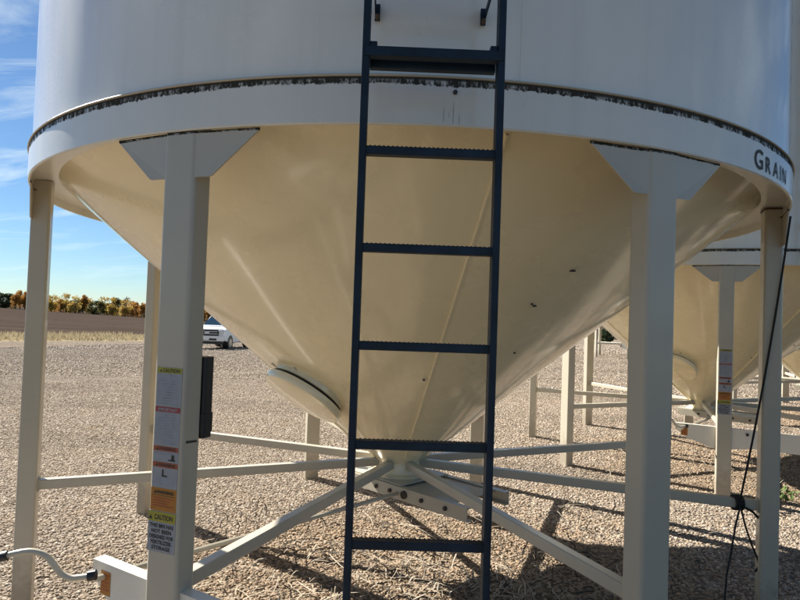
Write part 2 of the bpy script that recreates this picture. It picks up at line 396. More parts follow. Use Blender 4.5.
def make_bin():
    root = empty('hopper_bin', (BX, BY, 0), PH)
    # shell: sheet rings with a lap every 1.2 m
    mb = MB(); zs = [ZT + .004, 3.55, 4.8, 6.1, Z_EAVE]
    for k in range(4):
        r0 = 2.108 - .003 * k
        mb.lathe([(r0, zs[k]), (r0, zs[k + 1] + .03), (r0 - .003, zs[k + 1] + .03), (r0 - .003, zs[k])], 192, closed=True)
    wall = mb.build('wall', M['wall'], root)
    for a in (8.2, 53, 98, 143, 188, 233, 278):
        A = pol(a, 2.1085, ZT + .006); B = pol(a, 2.1085, 3.55); t_ = pol(a + 90, 1, 0); n_ = pol(a, 1, 0)
        MB().prism([(-.016, -.004), (.016, -.004), (.0155, .0008), (-.0155, .0008)], A, B, t_, n_).build('lap_seam', M['wall'], wall)
    MB().lathe([(2.17, Z_EAVE - .06), (2.17, Z_EAVE), (1.6, Z_EAVE + .33), (.9, Z_EAVE + .74), (.3, Z_EAVE + 1.08), (.3, Z_EAVE + 1.2), (0.0, Z_EAVE + 1.26)], 96).build('roof', M['wall'], root)
    # lip the shell stands on, and the deep rim band under it
    MB().lathe([(2.06, ZT + .003), (2.124, ZT + .003), (2.127, ZT), (2.127, ZT - .002), (2.124, ZT - .0045), (2.06, ZT - .0045)], 224, closed=True).build('lip', M['frame'], root)
    band = MB().lathe([(RB, ZT - .0055), (RB, ZB + .006), (RB - .003, ZB + .001), (RB - .008, ZB), (RB - .014, ZB + .002), (RB - .016, 2.196), (1.985, 2.203), (1.985, 2.208), (RB - .012, 2.203), (RB - .008, ZT - .0055)], 224, closed=True).build('rim_band', M['band'], root)
    # GRAIN lettering wrapped on the band
    mb = MB(); s = 37.9 - 1.41
    for ch, size in (('G', .106), ('R', .086), ('A', .086), ('I', .086), ('N', .086)):
        vs, fs = text_mesh(ch, size, .0012, 'LEFT')
        x0 = min(v.x for v in vs); wd = max(v.x for v in vs) - x0
        out = []
        for v in vs:
            aa = s + math.degrees((v.x - x0) * 1.12 / RB); out.append(pol(aa, RB + .0022, 2.175 + v.y * 1.0))
        mb.add(out, fs); s += math.degrees((wd * 1.15 + .027) / RB)
    mb.build('lettering', M['letter'], band, smooth=0)
    MB().disc(pol(2.2, RB - .001, 2.256), .007, pol(2.2, 1, 0), 10, d=.007).build('rim_bolt', M['bolt'], band)
    for a_, z1_, z0_, w_ in ((1.3, 2.215, 2.162, .0022), (2.1, 2.235, 2.156, .0018), (2.6, 2.19, 2.157, .0028), (1.75, 2.2, 2.176, .0015)):
        MB().add([pol(a_, RB + .0012, z1_), pol(a_ - w_ * 14, RB + .0012, (z1_ + z0_) / 2), pol(a_ - w_ * 6, RB + .0012, z0_), pol(a_ + w_ * 8, RB + .0012, z0_ + .004), pol(a_ + w_ * 12, RB + .0012, (z1_ + z0_) / 2)], [(0, 1, 2, 3, 4)]).build('drip_stain', M['drip'], band, smooth=0)
    # hopper cone: lightly dented sheet
    mb = MB(); n, k = 240, 44; r0, z0, r1, z1 = 2.0, 2.2105, .165, .665; vv = []
    for i in range(n):
        a = 360 * i / n
        for j in range(k):
            f = j / (k - 1); r = r0 + (r1 - r0) * f; z = z0 + (z1 - z0) * f
            d = mnoise.noise(Vector((2.6 * sin(R(a)) * (1.2 - f), 2.6 * cos(R(a)) * (1.2 - f), 1.6 * f))) * .006 + mnoise.noise(Vector((6 * sin(R(a)), 6 * cos(R(a)), 5 * f))) * .0008
            d *= min(1, 6 * f) * min(1, 6 * (1 - f))
            vv.append(pol(a, r + d * .64, z - d * .77))
    mb.add(vv, [(i * k + j, ((i + 1) % n) * k + j, ((i + 1) % n) * k + j + 1, i * k + j + 1) for i in range(n) for j in range(k - 1)])
    cone = mb.build('hopper_cone', M['cone'], root, smooth=60)
    cn = Vector((.642, -.766))                                    # outward normal (radial, z)
    def on_cone(a, f, off=0.0):
        r = r0 + (r1 - r0) * f + off * cn[0]; z = z0 + (z1 - z0) * f + off * cn[1]; return pol(a, r, z)
    for a in (8.0, 98, 188, 278):
        mb = MB(); wv = []
        for j in range(30):
            f = .015 + .96 * j / 29
            d = on_cone(a, f, .0105); tt = pol(a + 90, .006, 0)
            wv += [on_cone(a, f, -.012) - tt, d - tt * .6, d + tt * .6, on_cone(a, f, -.012) + tt]
        mb.add(wv, [(4 * j + q, 4 * j + q + 1, 4 * j + q + 5, 4 * j + q + 4) for j in range(29) for q in range(3)])
        mb.build('weld_seam', M['cone'], cone)
    mb = MB()
    for a, f, s_ in ((27.3, .27, .010), (25.2, .37, .006), (24.2, .365, .0045), (6, .62, .004), (24, .055, .008), (31, .52, .004)):
        c = on_cone(a, f, .006); mb.lathe([(0, -.004), (s_, -.003), (s_ * .8, .003), (0, .004)], 8, M=Matrix.Translation(c) @ Matrix.Rotation(a, 4, 'Z') @ Matrix.Diagonal((1.8, .8, 1.2, 1)))
    tag(mb.build('tar_spot', M['black'], cone), kind='stuff')
    # inspection manhole on the left of the cone
    ma, mf = -50.5, .70
    nrm = pol(ma, .60, -.80).normalized()
    q = nrm.to_track_quat('Z', 'Y').to_matrix().to_4x4()
    Mx = Matrix.Translation(on_cone(ma, mf, -.035)) @ q
    man = MB().lathe([(.222, -.16), (.222, .036), (.228, .041), (.212, .043), (.212, -.16)], 56, M=Mx).build('manhole', M['cone'], root, smooth=40)
    MB().lathe([(.0, .045), (.220, .045), (.220, .057), (.0, .057)], 48, M=Mx).build('gasket', M['gap'], man)
    MB().lathe([(.0, .0565), (.230, .0565), (.240, .059), (.243, .065), (.243, .090), (.236, .101), (.16, .113), (0, .119)], 56, M=Mx).build('lid', M['cone'], man, smooth=40)
    for ang in (60, 120): MB().disc(Mx @ Vector((.225 * cos(R(ang)), .225 * sin(R(ang)), .01)), .012, Mx.to_3x3() @ Vector((cos(R(ang)), sin(R(ang)), 0)), 8, d=.03).build('hinge_pin', M['frame'], man)
    # neck, flare and slide gate
    MB().lathe([(.166, .668), (.150, .650), (.150, .615), (.165, .585), (.2, .572), (.2, .567), (.12, .567), (.12, .66)], 56, closed=True).build('outlet_neck', M['cone'], root, smooth=35)
    gd = Vector((cos(R(-45) - PH), sin(R(-45) - PH), 0)); gn = Vector((-gd.y, gd.x, 0)); zc = Vector((0, 0, 1))
    g = MB()
    g.box((0, 0, .562), (.47, .43, .008), Matrix((gd, gn, zc)).transposed())
    g.prism([(-.20, -.004), (.20, -.004), (.20, .004), (-.20, .004)], gd * -.2 + zc * .545, gd * .62 + zc * .545, gn, zc)
    gate = g.build('slide_gate', M['frame'], root)
    for s_, l0, l1 in ((-1, -.20, .75), (1, -.20, .70)):
        c = gn * (.222 * s_) + zc * .525
        pr = [(-.006, -.043), (.035, -.043), (.035, -.037), (0, -.037), (0, .026), (.035, .026), (.035, .032), (-.006, .032)]
        pr = [(u * -s_ * 1.0, w_) for u, w_ in pr]
        rl = MB().prism(pr, c + gd * l0, c + gd * l1, gn, zc).build('gate_rail', M['frame'], gate, smooth=0)
        for q_ in (.04, .16, .28, .42, .60):
            MB().disc(c + gd * q_ + gn * (.005 * s_) - zc * .004, .013 if q_ != .28 else .024, gn * s_, 8, d=.012).build('rail_bolt', M['bolt'], gate)
    # legs with gusset wings and feet
    WT, WR, RL = .127, .088, 2.069
    legs = {}
    for i in range(8):
        a = -22.5 + 45 * i; n_, t_ = pol(a, 1, 0), pol(a + 90, 1, 0); c = n_ * RL
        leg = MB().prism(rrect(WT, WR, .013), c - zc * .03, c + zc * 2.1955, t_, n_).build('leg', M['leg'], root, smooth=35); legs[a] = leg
        fc = n_ * (RL + WR / 2 - .004)
        for s_ in (-1, 1):
            x0 = s_ * (WT / 2 - .006)
            pts = [(x0, ZB - .001), (s_ * .292, ZB - .001), (s_ * .292, ZB - .008), (s_ * .128, ZB - .150), (s_ * .118, ZB - .153), (x0, ZB - .153)]
            P = [t_ * u + zc * z for u, z in pts]; m_ = len(P)
            # wings follow the rim: bend back with the band
            vs = []
            for off in (0, -.006):
                for (u, z), pp in zip(pts, P):
                    back = (sqrt(max(0, 2.108 ** 2 - u * u)) - 2.108) * (1 if z > ZB - .05 else .6)
                    vs.append(fc + pp + n_ * (off + back))
            fs = [tuple(range(m_)), tuple(range(2 * m_ - 1, m_ - 1, -1))] + [(k, (k + 1) % m_, m_ + (k + 1) % m_, m_ + k) for k in range(m_)]
            MB().add(vs, fs).build('gusset', M['gusset'], leg, smooth=0)
        # weld bead where leg meets rim plate
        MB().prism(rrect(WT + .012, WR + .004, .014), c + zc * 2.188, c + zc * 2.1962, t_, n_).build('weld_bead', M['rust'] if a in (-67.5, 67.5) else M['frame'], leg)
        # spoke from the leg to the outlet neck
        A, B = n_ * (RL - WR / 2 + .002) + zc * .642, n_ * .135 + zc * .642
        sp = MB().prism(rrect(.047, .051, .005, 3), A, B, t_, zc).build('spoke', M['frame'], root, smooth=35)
        MB().prism(rrect(.066, .069, .012, 2), n_ * (RL - WR / 2 - .008) + zc * .642, n_ * (RL - WR / 2 + .001) + zc * .642, t_, zc).build('weld_bead', M['frame'], sp)
    # warning labels on the outer face of one leg
    a = -22.5; n_, t_ = pol(a, 1, 0), pol(a + 90, 1, 0); face = n_ * (RL + WR / 2)
    def label(z1, z0, wd, base, items, name='warning_label', dx=0.0):
        mb = MB(); mats = []
        def mi(k):
            if M[k] not in mats: mats.append(M[k])
            return mats.index(M[k])
        def quad(x0, x1, za, zb_, k, off):
            mb.add([face + t_ * (x + dx) + zc * z + n_ * off for x, z in ((x0, za), (x1, za), (x1, zb_), (x0, zb_))], [(0, 1, 2, 3)], mi(k))
        h = wd / 2
        mb.prism([(-h, z0), (h, z0), (h, z1), (-h, z1)], face + t_ * dx + n_ * .0002, face + t_ * dx + n_ * .0010, t_, zc, mi(base))
        for it in items:
            if it[0] == 'bar': quad(-h * .98, h * .98, it[1], it[2], it[3], .0016)
            elif it[0] == 'rule': quad(it[1], it[2], it[3], it[4], it[5], .0018)
            elif it[0] == 'text':
                vs, fs = text_mesh(it[1], it[2], .0006 * it[2] / .02)
                xs = [v.x for v in vs]; k = min(1, it[5] / (max(xs) - min(xs))) if len(it) > 5 else 1
                sh = .007 if it[1] in ('CAUTION', 'WARNING') else 0
                mb.add([face + t_ * (v.x * k + dx + sh) + zc * (it[3] + v.y) + n_ * .0022 for v in vs], fs, mi(it[4]))
            elif it[0] == 'tri':
                x, z, s_ = it[1:4]
                mb.add([face + t_ * (x + u * s_ + dx) + zc * (z + v * s_) + n_ * .0022 for u, v in ((-1, 0), (1, 0), (0, 1.7))], [(0, 1, 2)], mi('ink'))
            elif it[0] == 'lines':
                z = it[1]; rg = random.Random(int(it[1] * 1000))
                while z > it[2]:
                    quad(-h * .88, h * (.55 + .33 * rg.random()), z - .0045, z, 'grey_ink', .0016); z -= .0092
        mb.build(name, mats, legs[a], smooth=0)
    label(1.372, 1.246, .103, 'label_white', [('bar', 1.353, 1.371, 'label_yellow'), ('tri', -.036, 1.3565, .005), ('text', 'CAUTION', .0155, 1.3565, 'ink'), ('rule', -.008, .010, 1.335, 1.350, 'grey_ink'), ('lines', 1.330, 1.252)], dx=.002)
    label(1.244, 1.118, .103, 'label_white', [('bar', 1.226, 1.243, 'label_red'), ('text', 'IMPORTANT', .014, 1.2295, 'label_white'), ('lines', 1.220, 1.124)], dx=.001)
    label(1.116, 1.066, .103, 'label_white', [('bar', 1.099, 1.115, 'label_brown'), ('tri', -.034, 1.1018, .006), ('text', 'WARNING', .0145, 1.1025, 'ink'), ('lines', 1.094, 1.086), ('rule', .024, .036, 1.072, 1.090, 'ink'), ('rule', .012, .04, 1.0695, 1.074, 'ink')])
    label(1.064, .981, .103, 'label_white', [('bar', 1.046, 1.063, 'label_brown'), ('tri', -.034, 1.0488, .006), ('text', 'WARNING', .0145, 1.0495, 'ink'), ('rule', -.012, -.005, 1.020, 1.040, 'ink'), ('rule', -.012, .010, 1.016, 1.0215, 'ink'), ('lines', 1.010, .985)])
    label(.979, .905, .105, 'label_orange', [('tri', -.034, .9605, .006), ('text', 'WARNING', .0145, .961, 'ink'), ('rule', -.047, .047, .9545, .956, 'ink')] + [('rule', -.042, .042 - .012 * (k % 3), .9445 - .0085 * k, .9485 - .0085 * k, 'label_brown') for k in range(4)], dx=-.002)
    label(.903, .772, .113, 'label_white', [('bar', .870, .902, 'label_yellow'), ('tri', -.046, .876, .0085), ('text', 'CAUTION', .0225, .8775, 'ink', .075)] + [('text', s_, .0172, .8515 - .0178 * k, 'ink', .098) for k, s_ in enumerate(('THIS BIN HAS', 'NOT BEEN', 'DESIGNED FOR', 'FERTILIZER', 'STORAGE'))], dx=-.004)
    # scuff and black box on the inner side of that leg
    sd = n_ * RL + t_ * (WT / 2)
    mb = MB(); mb.add([sd + n_ * u + zc * z + t_ * .0012 for u, z in ((.026, 1.128), (-.026, 1.124), (-.025, 1.131), (.026, 1.136))], [(0, 1, 2, 3)]); mb.build('scuff_mark', M['bolt'], legs[a], smooth=0)
    ib = n_ * (RL - WR / 2 - .026) + t_ * .016
    bx = MB().prism(rrect(.11, .050, .012), ib + zc * 1.132, ib + zc * 1.405, t_, n_).build('document_box', M['black'], root, smooth=35, bevel=None)
    MB().prism(rrect(.116, .058, .014), ib + zc * 1.150, ib + zc * 1.215, t_, n_).build('clasp', M['black'], bx, smooth=35)
    # low beam with tapered end that carries the gate crank, bolted across the leg
    bd = Vector((cos(R(-31) - PH), sin(R(-31) - PH), 0)); bn = Vector((bd.y, -bd.x, 0))       # bn faces the viewer side
    P0 = lc((-1.100, 2.232, 0))
    top = .642
    def bp(s_, z, off): return P0 + bd * s_ + bn * off + zc * z
    mb = MB()
    for off0, off1 in ((0.0, -.005),):
        out = [(0, top), (1.9, top), (1.9, top - .16), (.62, top - .16), (.36, top - .205), (.10, top - .125), (0, top - .05)]
        n2 = len(out); vs = [bp(s_, z, off0) for s_, z in out] + [bp(s_, z, off1) for s_, z in out]
        mb.add(vs, [tuple(range(n2)), tuple(range(2 * n2 - 1, n2 - 1, -1))] + [(k, (k + 1) % n2, n2 + (k + 1) % n2, n2 + k) for k in range(n2)])
    mb.prism([(0, top), (-.046, top), (-.046, top + .005), (0, top + .005)], bp(0, 0, 0), bp(1.9, 0, 0), bn, zc)
    beam = mb.build('crank_beam', M['white'], root, smooth=0)
    mb = MB(); mb.add([bp(s_, z, .0015) for s_, z in ((.052, top - .022), (.108, top - .022), (.108, top - .105), (.052, top - .105))], [(0, 1, 2, 3)], 0)
    for k in range(5): mb.add([bp(s_, z - .013 * k, .0022) for s_, z in ((.058, top - .032), (.102 - .008 * (k % 2), top - .032), (.102 - .008 * (k % 2), top - .038), (.058, top - .038))], [(0, 1, 2, 3)], 1)
    mb.build('warning_label', [M['label_orange'], M['label_brown']], beam, smooth=0)
    for s_ in (.44, .60): MB().disc(bp(s_, top - .035, 0), .014, bn, 10, d=.012).build('bolt', M['bolt'], beam)
    # crank handle: bent bar with black ends
    cpx = [(-1.045, .634), (-1.088, .628), (-1.118, .627), (-1.151, .643), (-1.177, .676), (-1.203, .703), (-1.239, .716), (-1.275, .716), (-1.335, .702)]
    pts = []
    for k in range(len(cpx) - 1):
        for q_ in range(4):
            tt = q_ / 4; p0, p1, p2, p3 = (cpx[max(0, min(len(cpx) - 1, k + d))] for d in (-1, 0, 1, 2))
            pts.append(tuple(.5 * (2 * p1[i] + (p2[i] - p0[i]) * tt + (2 * p0[i] - 5 * p1[i] + 4 * p2[i] - p3[i]) * tt ** 2 + (3 * p1[i] - p0[i] - 3 * p2[i] + p3[i]) * tt ** 3) for i in (0, 1)))
    pts.append(cpx[-1])
    cr = MB().tube([lc((x, 2.12 + (x + 1.05) * .1, z)) for x, z in pts], .0105, 12).build('crank_handle', M['frame'], root, smooth=60)
    MB().tube([lc((-1.324, 2.09, .7045)), lc((-1.349, 2.088, .6985))], .0165, 12).build('grip', M['black'], cr)
    MB().tube([lc((-1.060, 2.12, .632)), lc((-1.035, 2.125, .636))], .018, 12).build('collar', M['black'], cr)
    MB().tube([lc((-1.06, 2.175, .600)), lc((-.52, 2.92, .556)), lc((.03, 3.70, .512))], .0125, 8).build('gate_rod', M['frame'], root)
    # ladder
    lad = empty('ladder', (0, 0, 0), 0, root)
    LY = -2.310
    xl, xr = -.185, .185
    for x in (xl, xr):
        MB().prism(rrect(.020, .046, .004, 2), (x, LY - .0, .28), (x, LY, 8.3), (1, 0, 0), (0, 1, 0)).build('rail', M['navy'], lad, smooth=35)
    zr = [2.278 - .2652 * k for k in range(8)] + [2.278 + .2652 * k for k in range(1, 22)]
    first = None
    for z in sorted(z for z in zr if abs(z - 2.278) > .01):
        if first is None:
            mb = MB().prism(rrect(.032, .0235, .003, 2), (xl + .0095, 0, 0), (xr - .0095, 0, 0), (0, 1, 0), (0, 0, 1))
            for k in range(29):
                x = xl + .018 + k * .01225
                for yy in (-.0145, .0145):
                    mb.add([(x, yy - .002, .0112), (x + .006, yy - .002, .0112), (x + .006, yy + .002, .0112), (x, yy + .002, .0112), (x + .003, yy - .002, .0134), (x + .003, yy + .002, .0134)], [(0, 1, 4), (2, 3, 5), (1, 2, 5, 4), (3, 0, 4, 5)])
            first = mb.build('rung', M['navy'], lad, smooth=35)
        else:
            r_ = first.copy(); col.objects.link(r_); first_ = r_
        (first if z == min(zr) else r_).location = (0, LY, z)
    # splice at the top: front bar, back angle and tabs
    MB().prism(rrect(.030, .028, .003, 2), (xl - .004, LY - .012, 2.280), (xr + .004, LY - .012, 2.280), (0, 1, 0), (0, 0, 1)).build('rung', M['navy'], lad, smooth=35)
    MB().prism(rrect(.024, .030, .003, 2), (xl + .010, LY + .034, 2.268), (xr - .010, LY + .034, 2.268), (0, 1, 0), (0, 0, 1)).build('splice_bar', M['navy'], lad, smooth=35)
    for x in (xl + .020, xr - .020): MB().box((x, LY, 2.303), (.020, .028, .018)).build('splice_tab', M['navy'], lad, smooth=0, bevel=.002)
    for x, s_ in ((xl + .014, 1), (xr - .018, -1)):
        mb = MB().prism([(-.002, -.010), (.002, -.010), (.002, .012), (-.002, .012)], (x, LY + .01, 2.51), (x, -2.108, 2.50), (1, 0, 0), (0, 0, 1))
        mb.box((x + .006 * s_, -2.112, 2.497), (.016, .008, .05)); br = mb.build('bracket', M['navy'], lad, smooth=0)
        MB().disc((x + .006 * s_, -2.117, 2.478), .007, (0, -1, 0), 8, d=.014).build('bracket_bolt', M['rust'], lad)
    return root

bin1 = make_bin()
tag(bin1, 'nearest cream hopper bin, overhead, with GRAIN lettering on its rim and navy ladder', 'grain bin', 'cream hopper bins standing in the gravel yard')
labels = ['cream hopper bin behind the right legs of the nearest bin, with labelled leg in view',
          'cream hopper bin third along the row, its hatch peeping out at the right edge',
          'most distant cream hopper bin, small cone tip seen left of the thick front leg']
for (x, y), L in zip(BINS[1:], labels):
    c = copy_tree(bin1); c.location = (x, y, ground_z(x, y)); c['label'] = L

# ------------------------------------------------------------------ rope hanging by the right leg
A, B = Vector((1.953, 3.101, 2.145)), Vector((1.786, 3.213, .675))
def bez(a, b, sag, n=14): return [a.lerp(b, k / n) + Vector(sag) * (4 * (k / n) * (1 - k / n)) for k in range(n + 1)]
mb = MB().tube(bez(A, B, (.012, 0, -.01)), .0055, 7)
kn = Vector((1.797, 3.268, .642))
for k in range(4):                                             # turns round the spoke
    z = -.016 + .012 * k
    mb.tube([kn + Vector((z, .036 * cos(t * pi / 6), .036 * sin(t * pi / 6))) for t in range(13)], .0065, 6)
mb.tube([kn + Vector(p) for p in ((-.005, -.045, -.01), (-.03, -.05, -.10), (-.05, -.05, -.24), (-.075, -.055, -.36), (-.09, -.07, -.47), (-.115, -.10, -.60))], .005, 7)
mb.tube([kn + Vector(p) for p in ((.0, -.045, -.02), (.018, -.05, -.10), (.05, -.05, -.19), (.085, -.05, -.27), (.095, -.05, -.31), (.075, -.05, -.34))], .005, 7)
mb.tube([kn + Vector(p) for p in ((.01, -.045, -.01), (.055, -.05, -.03), (.105, -.05, -.08), (.13, -.05, -.17), (.150, -.05, -.27), (.165, -.05, -.31))], .0065, 7)
tag(mb.build('rope', M['rope'], None, smooth=60), 'black rope hanging along the far right leg and knotted round its spoke', 'rope')

# ------------------------------------------------------------------ pickup truck
M['truck_white'] = plain('truck_white', (.78, .79, .80), .25, 0, .03, 3)
M['glass'] = plain('truck_glass', (.02, .045, .075), .06, 0, .1, 2)
M['grille'] = plain('grille_black', (.012, .013, .015), .4)
M['tyre'] = plain('tyre_rubber', (.015, .015, .016), .85)
M['rim'] = plain('rim_alloy', (.45, .46, .47), .3, .9)
M['lamp'] = plain('headlight_lens', (.55, .58, .60), .15)
M['plate'] = plain('plate', (.75, .76, .78), .5)
M['chrome'] = plain('bumper', (.72, .73, .74), .3, .1)
def make_truck():
    # x across, -y is the front, z up; 2.0 m wide, 5.8 m long
    root = empty('pickup_truck')
    def loft(sections, name, mat, par, mi=None, smooth=25, bevel=None):
        mb = MB(); n = len(sections[0]); vs = [p for s in sections for p in s]
        fs = [(i * n + k, i * n + (k + 1) % n, (i + 1) * n + (k + 1) % n, (i + 1) * n + k) for i in range(len(sections) - 1) for k in range(n)]
        fs += [tuple(range(n)), tuple(range(len(vs) - n, len(vs)))]
        mb.add(vs, fs); return mb.build(name, mat, par, smooth=smooth, bevel=bevel)
    def sec(y, hw, z0, z1, ins=.08):
        return [(-hw, y, z0), (-hw, y, z1 - .18), (-hw + ins * .5, y, z1 - .05), (-hw + ins * 2.4, y, z1), (hw - ins * 2.4, y, z1), (hw - ins * .5, y, z1 - .05), (hw, y, z1 - .18), (hw, y, z0)]
    body = loft([sec(-2.86, .90, .62, 1.13), sec(-2.78, .97, .55, 1.19), sec(-2.2, 1.0, .45, 1.25), sec(-1.25, 1.01, .42, 1.29), sec(-.9, 1.01, .42, 1.30), sec(1.1, 1.01, .42, 1.30), sec(1.15, 1.01, .42, 1.38), sec(2.85, 1.0, .50, 1.40), sec(2.92, .97, .58, 1.36)], 'body', M['truck_white'], root)
    def sec2(y, hw, hwt, z0, z1):
        return [(-hw, y, z0), (-hwt, y, z1 - .08), (-hwt + .10, y, z1), (hwt - .10, y, z1), (hwt, y, z1 - .08), (hw, y, z0)]
    loft([sec2(-1.28, .90, .88, 1.20, 1.33), sec2(-.45, .93, .74, 1.20, 1.90), sec2(.1, .93, .74, 1.20, 1.95), sec2(.95, .93, .73, 1.20, 1.92), sec2(1.25, .92, .76, 1.20, 1.40)], 'cab', M['truck_white'], root)
    def panel(P, n, name, mat, par, d=.012):
        n = Vector(n); P = [Vector(p) for p in P]; m_ = len(P)
        vs = [p + n * d for p in P] + [p - n * .02 for p in P]
        fs = [tuple(range(m_)), tuple(range(2 * m_ - 1, m_ - 1, -1))] + [(k, (k + 1) % m_, m_ + (k + 1) % m_, m_ + k) for k in range(m_)]
        return MB().add(vs, fs).build(name, mat, par, smooth=0)
    wn = Vector((0, -.57, .83)).normalized()
    panel([(-.82, -1.20, 1.385), (.82, -1.20, 1.385), (.66, -.52, 1.845), (-.66, -.52, 1.845)], wn, 'windshield', M['glass'], root)
    for s_ in (-1, 1):
        panel([(s_ * .905, -.98, 1.36), (s_ * .905, .02, 1.36), (s_ * .762, .02, 1.82), (s_ * .765, -.42, 1.81)], (s_, 0, .25), 'side_window', M['glass'], root, .02)
        panel([(s_ * .905, .09, 1.36), (s_ * .905, .95, 1.36), (s_ * .765, .86, 1.80), (s_ * .762, .09, 1.82)], (s_, 0, .25), 'side_window', M['glass'], root, .02)
        MB().prism(rrect(.24, .22, .05), (s_ * 1.17, -.80, 1.42), (s_ * 1.17, -.70, 1.42), (1, 0, 0), (0, 0, 1)).build('mirror', M['grille'], root, smooth=35)
        MB().box((s_ * 1.01, -.75, 1.36), (.2, .05, .04)).build('mirror_arm', M['grille'], root, smooth=0)
        MB().prism([(-.10, -.13), (.10, -.13), (.12, .06), (.10, .13), (-.12, .13)], (s_ * .80, -2.90, 1.0), (s_ * .80, -2.70, 1.0), (s_, 0, 0), (0, 0, 1)).build('headlight', M['lamp'], root, smooth=0)
        for y in (-1.93, 1.75):
            def circ(r, x): return [(x, y + r * cos(2 * pi * k / 24), .40 + r * sin(2 * pi * k / 24)) for k in range(24)]
            xo, xi = s_ * 1.0, s_ * .74
            ty = loft([circ(.33, xi), circ(.39, xi + s_ * .03), circ(.40, xi + s_ * .13), circ(.39, xo - s_ * .02), circ(.34, xo + s_ * .01)], 'wheel', M['tyre'], root, smooth=40)
            loft([circ(.245, xo - s_ * .06), circ(.24, xo + s_ * .02)], 'rim', M['rim'], ty)
            loft([circ(.44, s_ * .70), circ(.44, s_ * 1.014)], 'wheel_arch', M['grille'], root)
    MB().prism([(-.62, -.16), (.62, -.16), (.66, 0), (.60, .17), (-.60, .17), (-.66, 0)], (0, -2.90, .98), (0, -2.76, .98), (1, 0, 0), (0, 0, 1)).build('grille', M['grille'], root, smooth=0)
    for z in (.92, 1.04): MB().box((0, -2.905, z), (1.16, .02, .022)).build('grille_bar', M['chrome'], root, smooth=0)
    MB().prism([(.14 * cos(2 * pi * k / 20), .058 * sin(2 * pi * k / 20)) for k in range(20)], (0, -2.925, .985), (0, -2.90, .985), (1, 0, 0), (0, 0, 1)).build('badge', M['lamp'], root, smooth=0)
    bp_ = MB().prism(rrect(2.0, .27, .06), (0, -3.0, .66), (0, -2.72, .66), (1, 0, 0), (0, 0, 1)).build('bumper', M['chrome'], root, smooth=30)
    MB().prism(rrect(1.15, .11, .03), (0, -3.006, .615), (0, -2.95, .615), (1, 0, 0), (0, 0, 1)).build('air_intake', M['grille'], bp_, smooth=0)
    MB().box((0, -3.012, .665), (.31, .012, .16)).build('number_plate', M['plate'], bp_, smooth=0)
    MB().prism(rrect(1.7, .20, .05), (0, -2.92, .46), (0, -2.55, .46), (1, 0, 0), (0, 0, 1)).build('skid_plate', M['grille'], root, smooth=0)
    MB().box((0, .2, .42), (1.5, 4.6, .16)).build('chassis', M['grille'], root, smooth=0)
    return root
tr = make_truck()
tr.location = (-10.72, 36.4, ground_z(-10.5, 35.5)); tr.rotation_euler = (0, 0, R(-2))
tag(tr, 'white pickup truck parked on the gravel, seen between front leg and cone', 'pickup truck')

# ------------------------------------------------------------------ autumn trees beyond the field
def tree_mesh(seed, H, Wd, nleaf, shape):
    rg = random.Random(seed); mb = MB(); lobes = []
    for k in range(16):
        a = rg.uniform(0, 2 * pi); rr = Wd * .5 * sqrt(rg.random()) * .75; h = rg.uniform(.12, .90)
        wz = 1 - abs(h - .40) * shape
        lobes.append((Vector((rr * wz * cos(a), rr * wz * sin(a), h * H)), rg.uniform(.17, .27) * Wd))
    for i in range(nleaf):
        c, r = rg.choice(lobes)
        d = Vector((rg.gauss(0, 1), rg.gauss(0, 1), rg.gauss(0, 1))).normalized() * r * (rg.random() ** .4)
        p = c + d; s = rg.uniform(.22, .42)
        u = Vector((rg.gauss(0, 1), rg.gauss(0, 1), rg.gauss(0, 1))).normalized(); q = u.orthogonal().normalized()
        t_ = u.cross(q)
        mb.add([p - q * s, p + t_ * s * .7, p + q * s, p - t_ * s * .7], [(0, 1, 2, 3)])
    return mb, lobes
leafs = {'orange': leafmat('orange_leaves', (.30, .14, .03), (.46, .25, .06)), 'gold': leafmat('gold_leaves', (.36, .24, .05), (.54, .40, .12)),
         'olive': leafmat('olive_leaves', (.10, .095, .03), (.20, .17, .05)), 'green': leafmat('dark_green_leaves', (.04, .06, .025), (.09, .11, .05)),
         'bare': leafmat('thin_brown_leaves', (.11, .085, .06), (.19, .15, .11))}
protos = {}
desc = {'orange': 'orange autumn tree in the line beyond the ploughed field', 'gold': 'golden yellow autumn tree in the line beyond the ploughed field',
        'olive': 'olive brown tree in the line beyond the ploughed field', 'green': 'dark green tree in the line beyond the ploughed field',
        'bare': 'thin almost bare tree rising above the line beyond the field'}
def make_tree(kind, seed):
    H = {'orange': 7.2, 'gold': 7.6, 'olive': 6.4, 'green': 6.6, 'bare': 8.4}[kind]; Wd = {'bare': 3.6}.get(kind, 5.6)
    root = empty(kind + '_tree' if kind != 'bare' else 'bare_tree')
    mb, lobes = tree_mesh(seed, H, Wd, 240 if kind == 'bare' else 950, 1.1)
    mb.build('crown', leafs[kind], root, smooth=0)
    t_ = MB().tube([(0, 0, -.3), (.1, 0, H * .3), (.05, .1, H * .6), (.1, 0, H * .9)], .22, 7, taper=.2)
    for c, r in lobes[:7]: t_.tube([(.08, 0, H * .25), c * .6 + Vector((0, 0, H * .1)), c], .08, 5, taper=.3)
    t_.build('trunk', M['bark'], root)
    return root
row = random.Random(21)
kinds_at = lambda px: ('green' if px < 12 else 'orange' if px < 24 else row.choice(['gold', 'orange', 'gold', 'olive']) if px < 84 else row.choice(['green', 'olive', 'green', 'gold']) if px < 100 else row.choice(['olive', 'gold', 'gold', 'green', 'olive']) if px < 122 else row.choice(['orange', 'gold', 'olive', 'orange']))
ORD = 'first second third fourth fifth sixth seventh eighth ninth tenth eleventh twelfth thirteenth fourteenth fifteenth sixteenth seventeenth eighteenth nineteenth twentieth'.split()
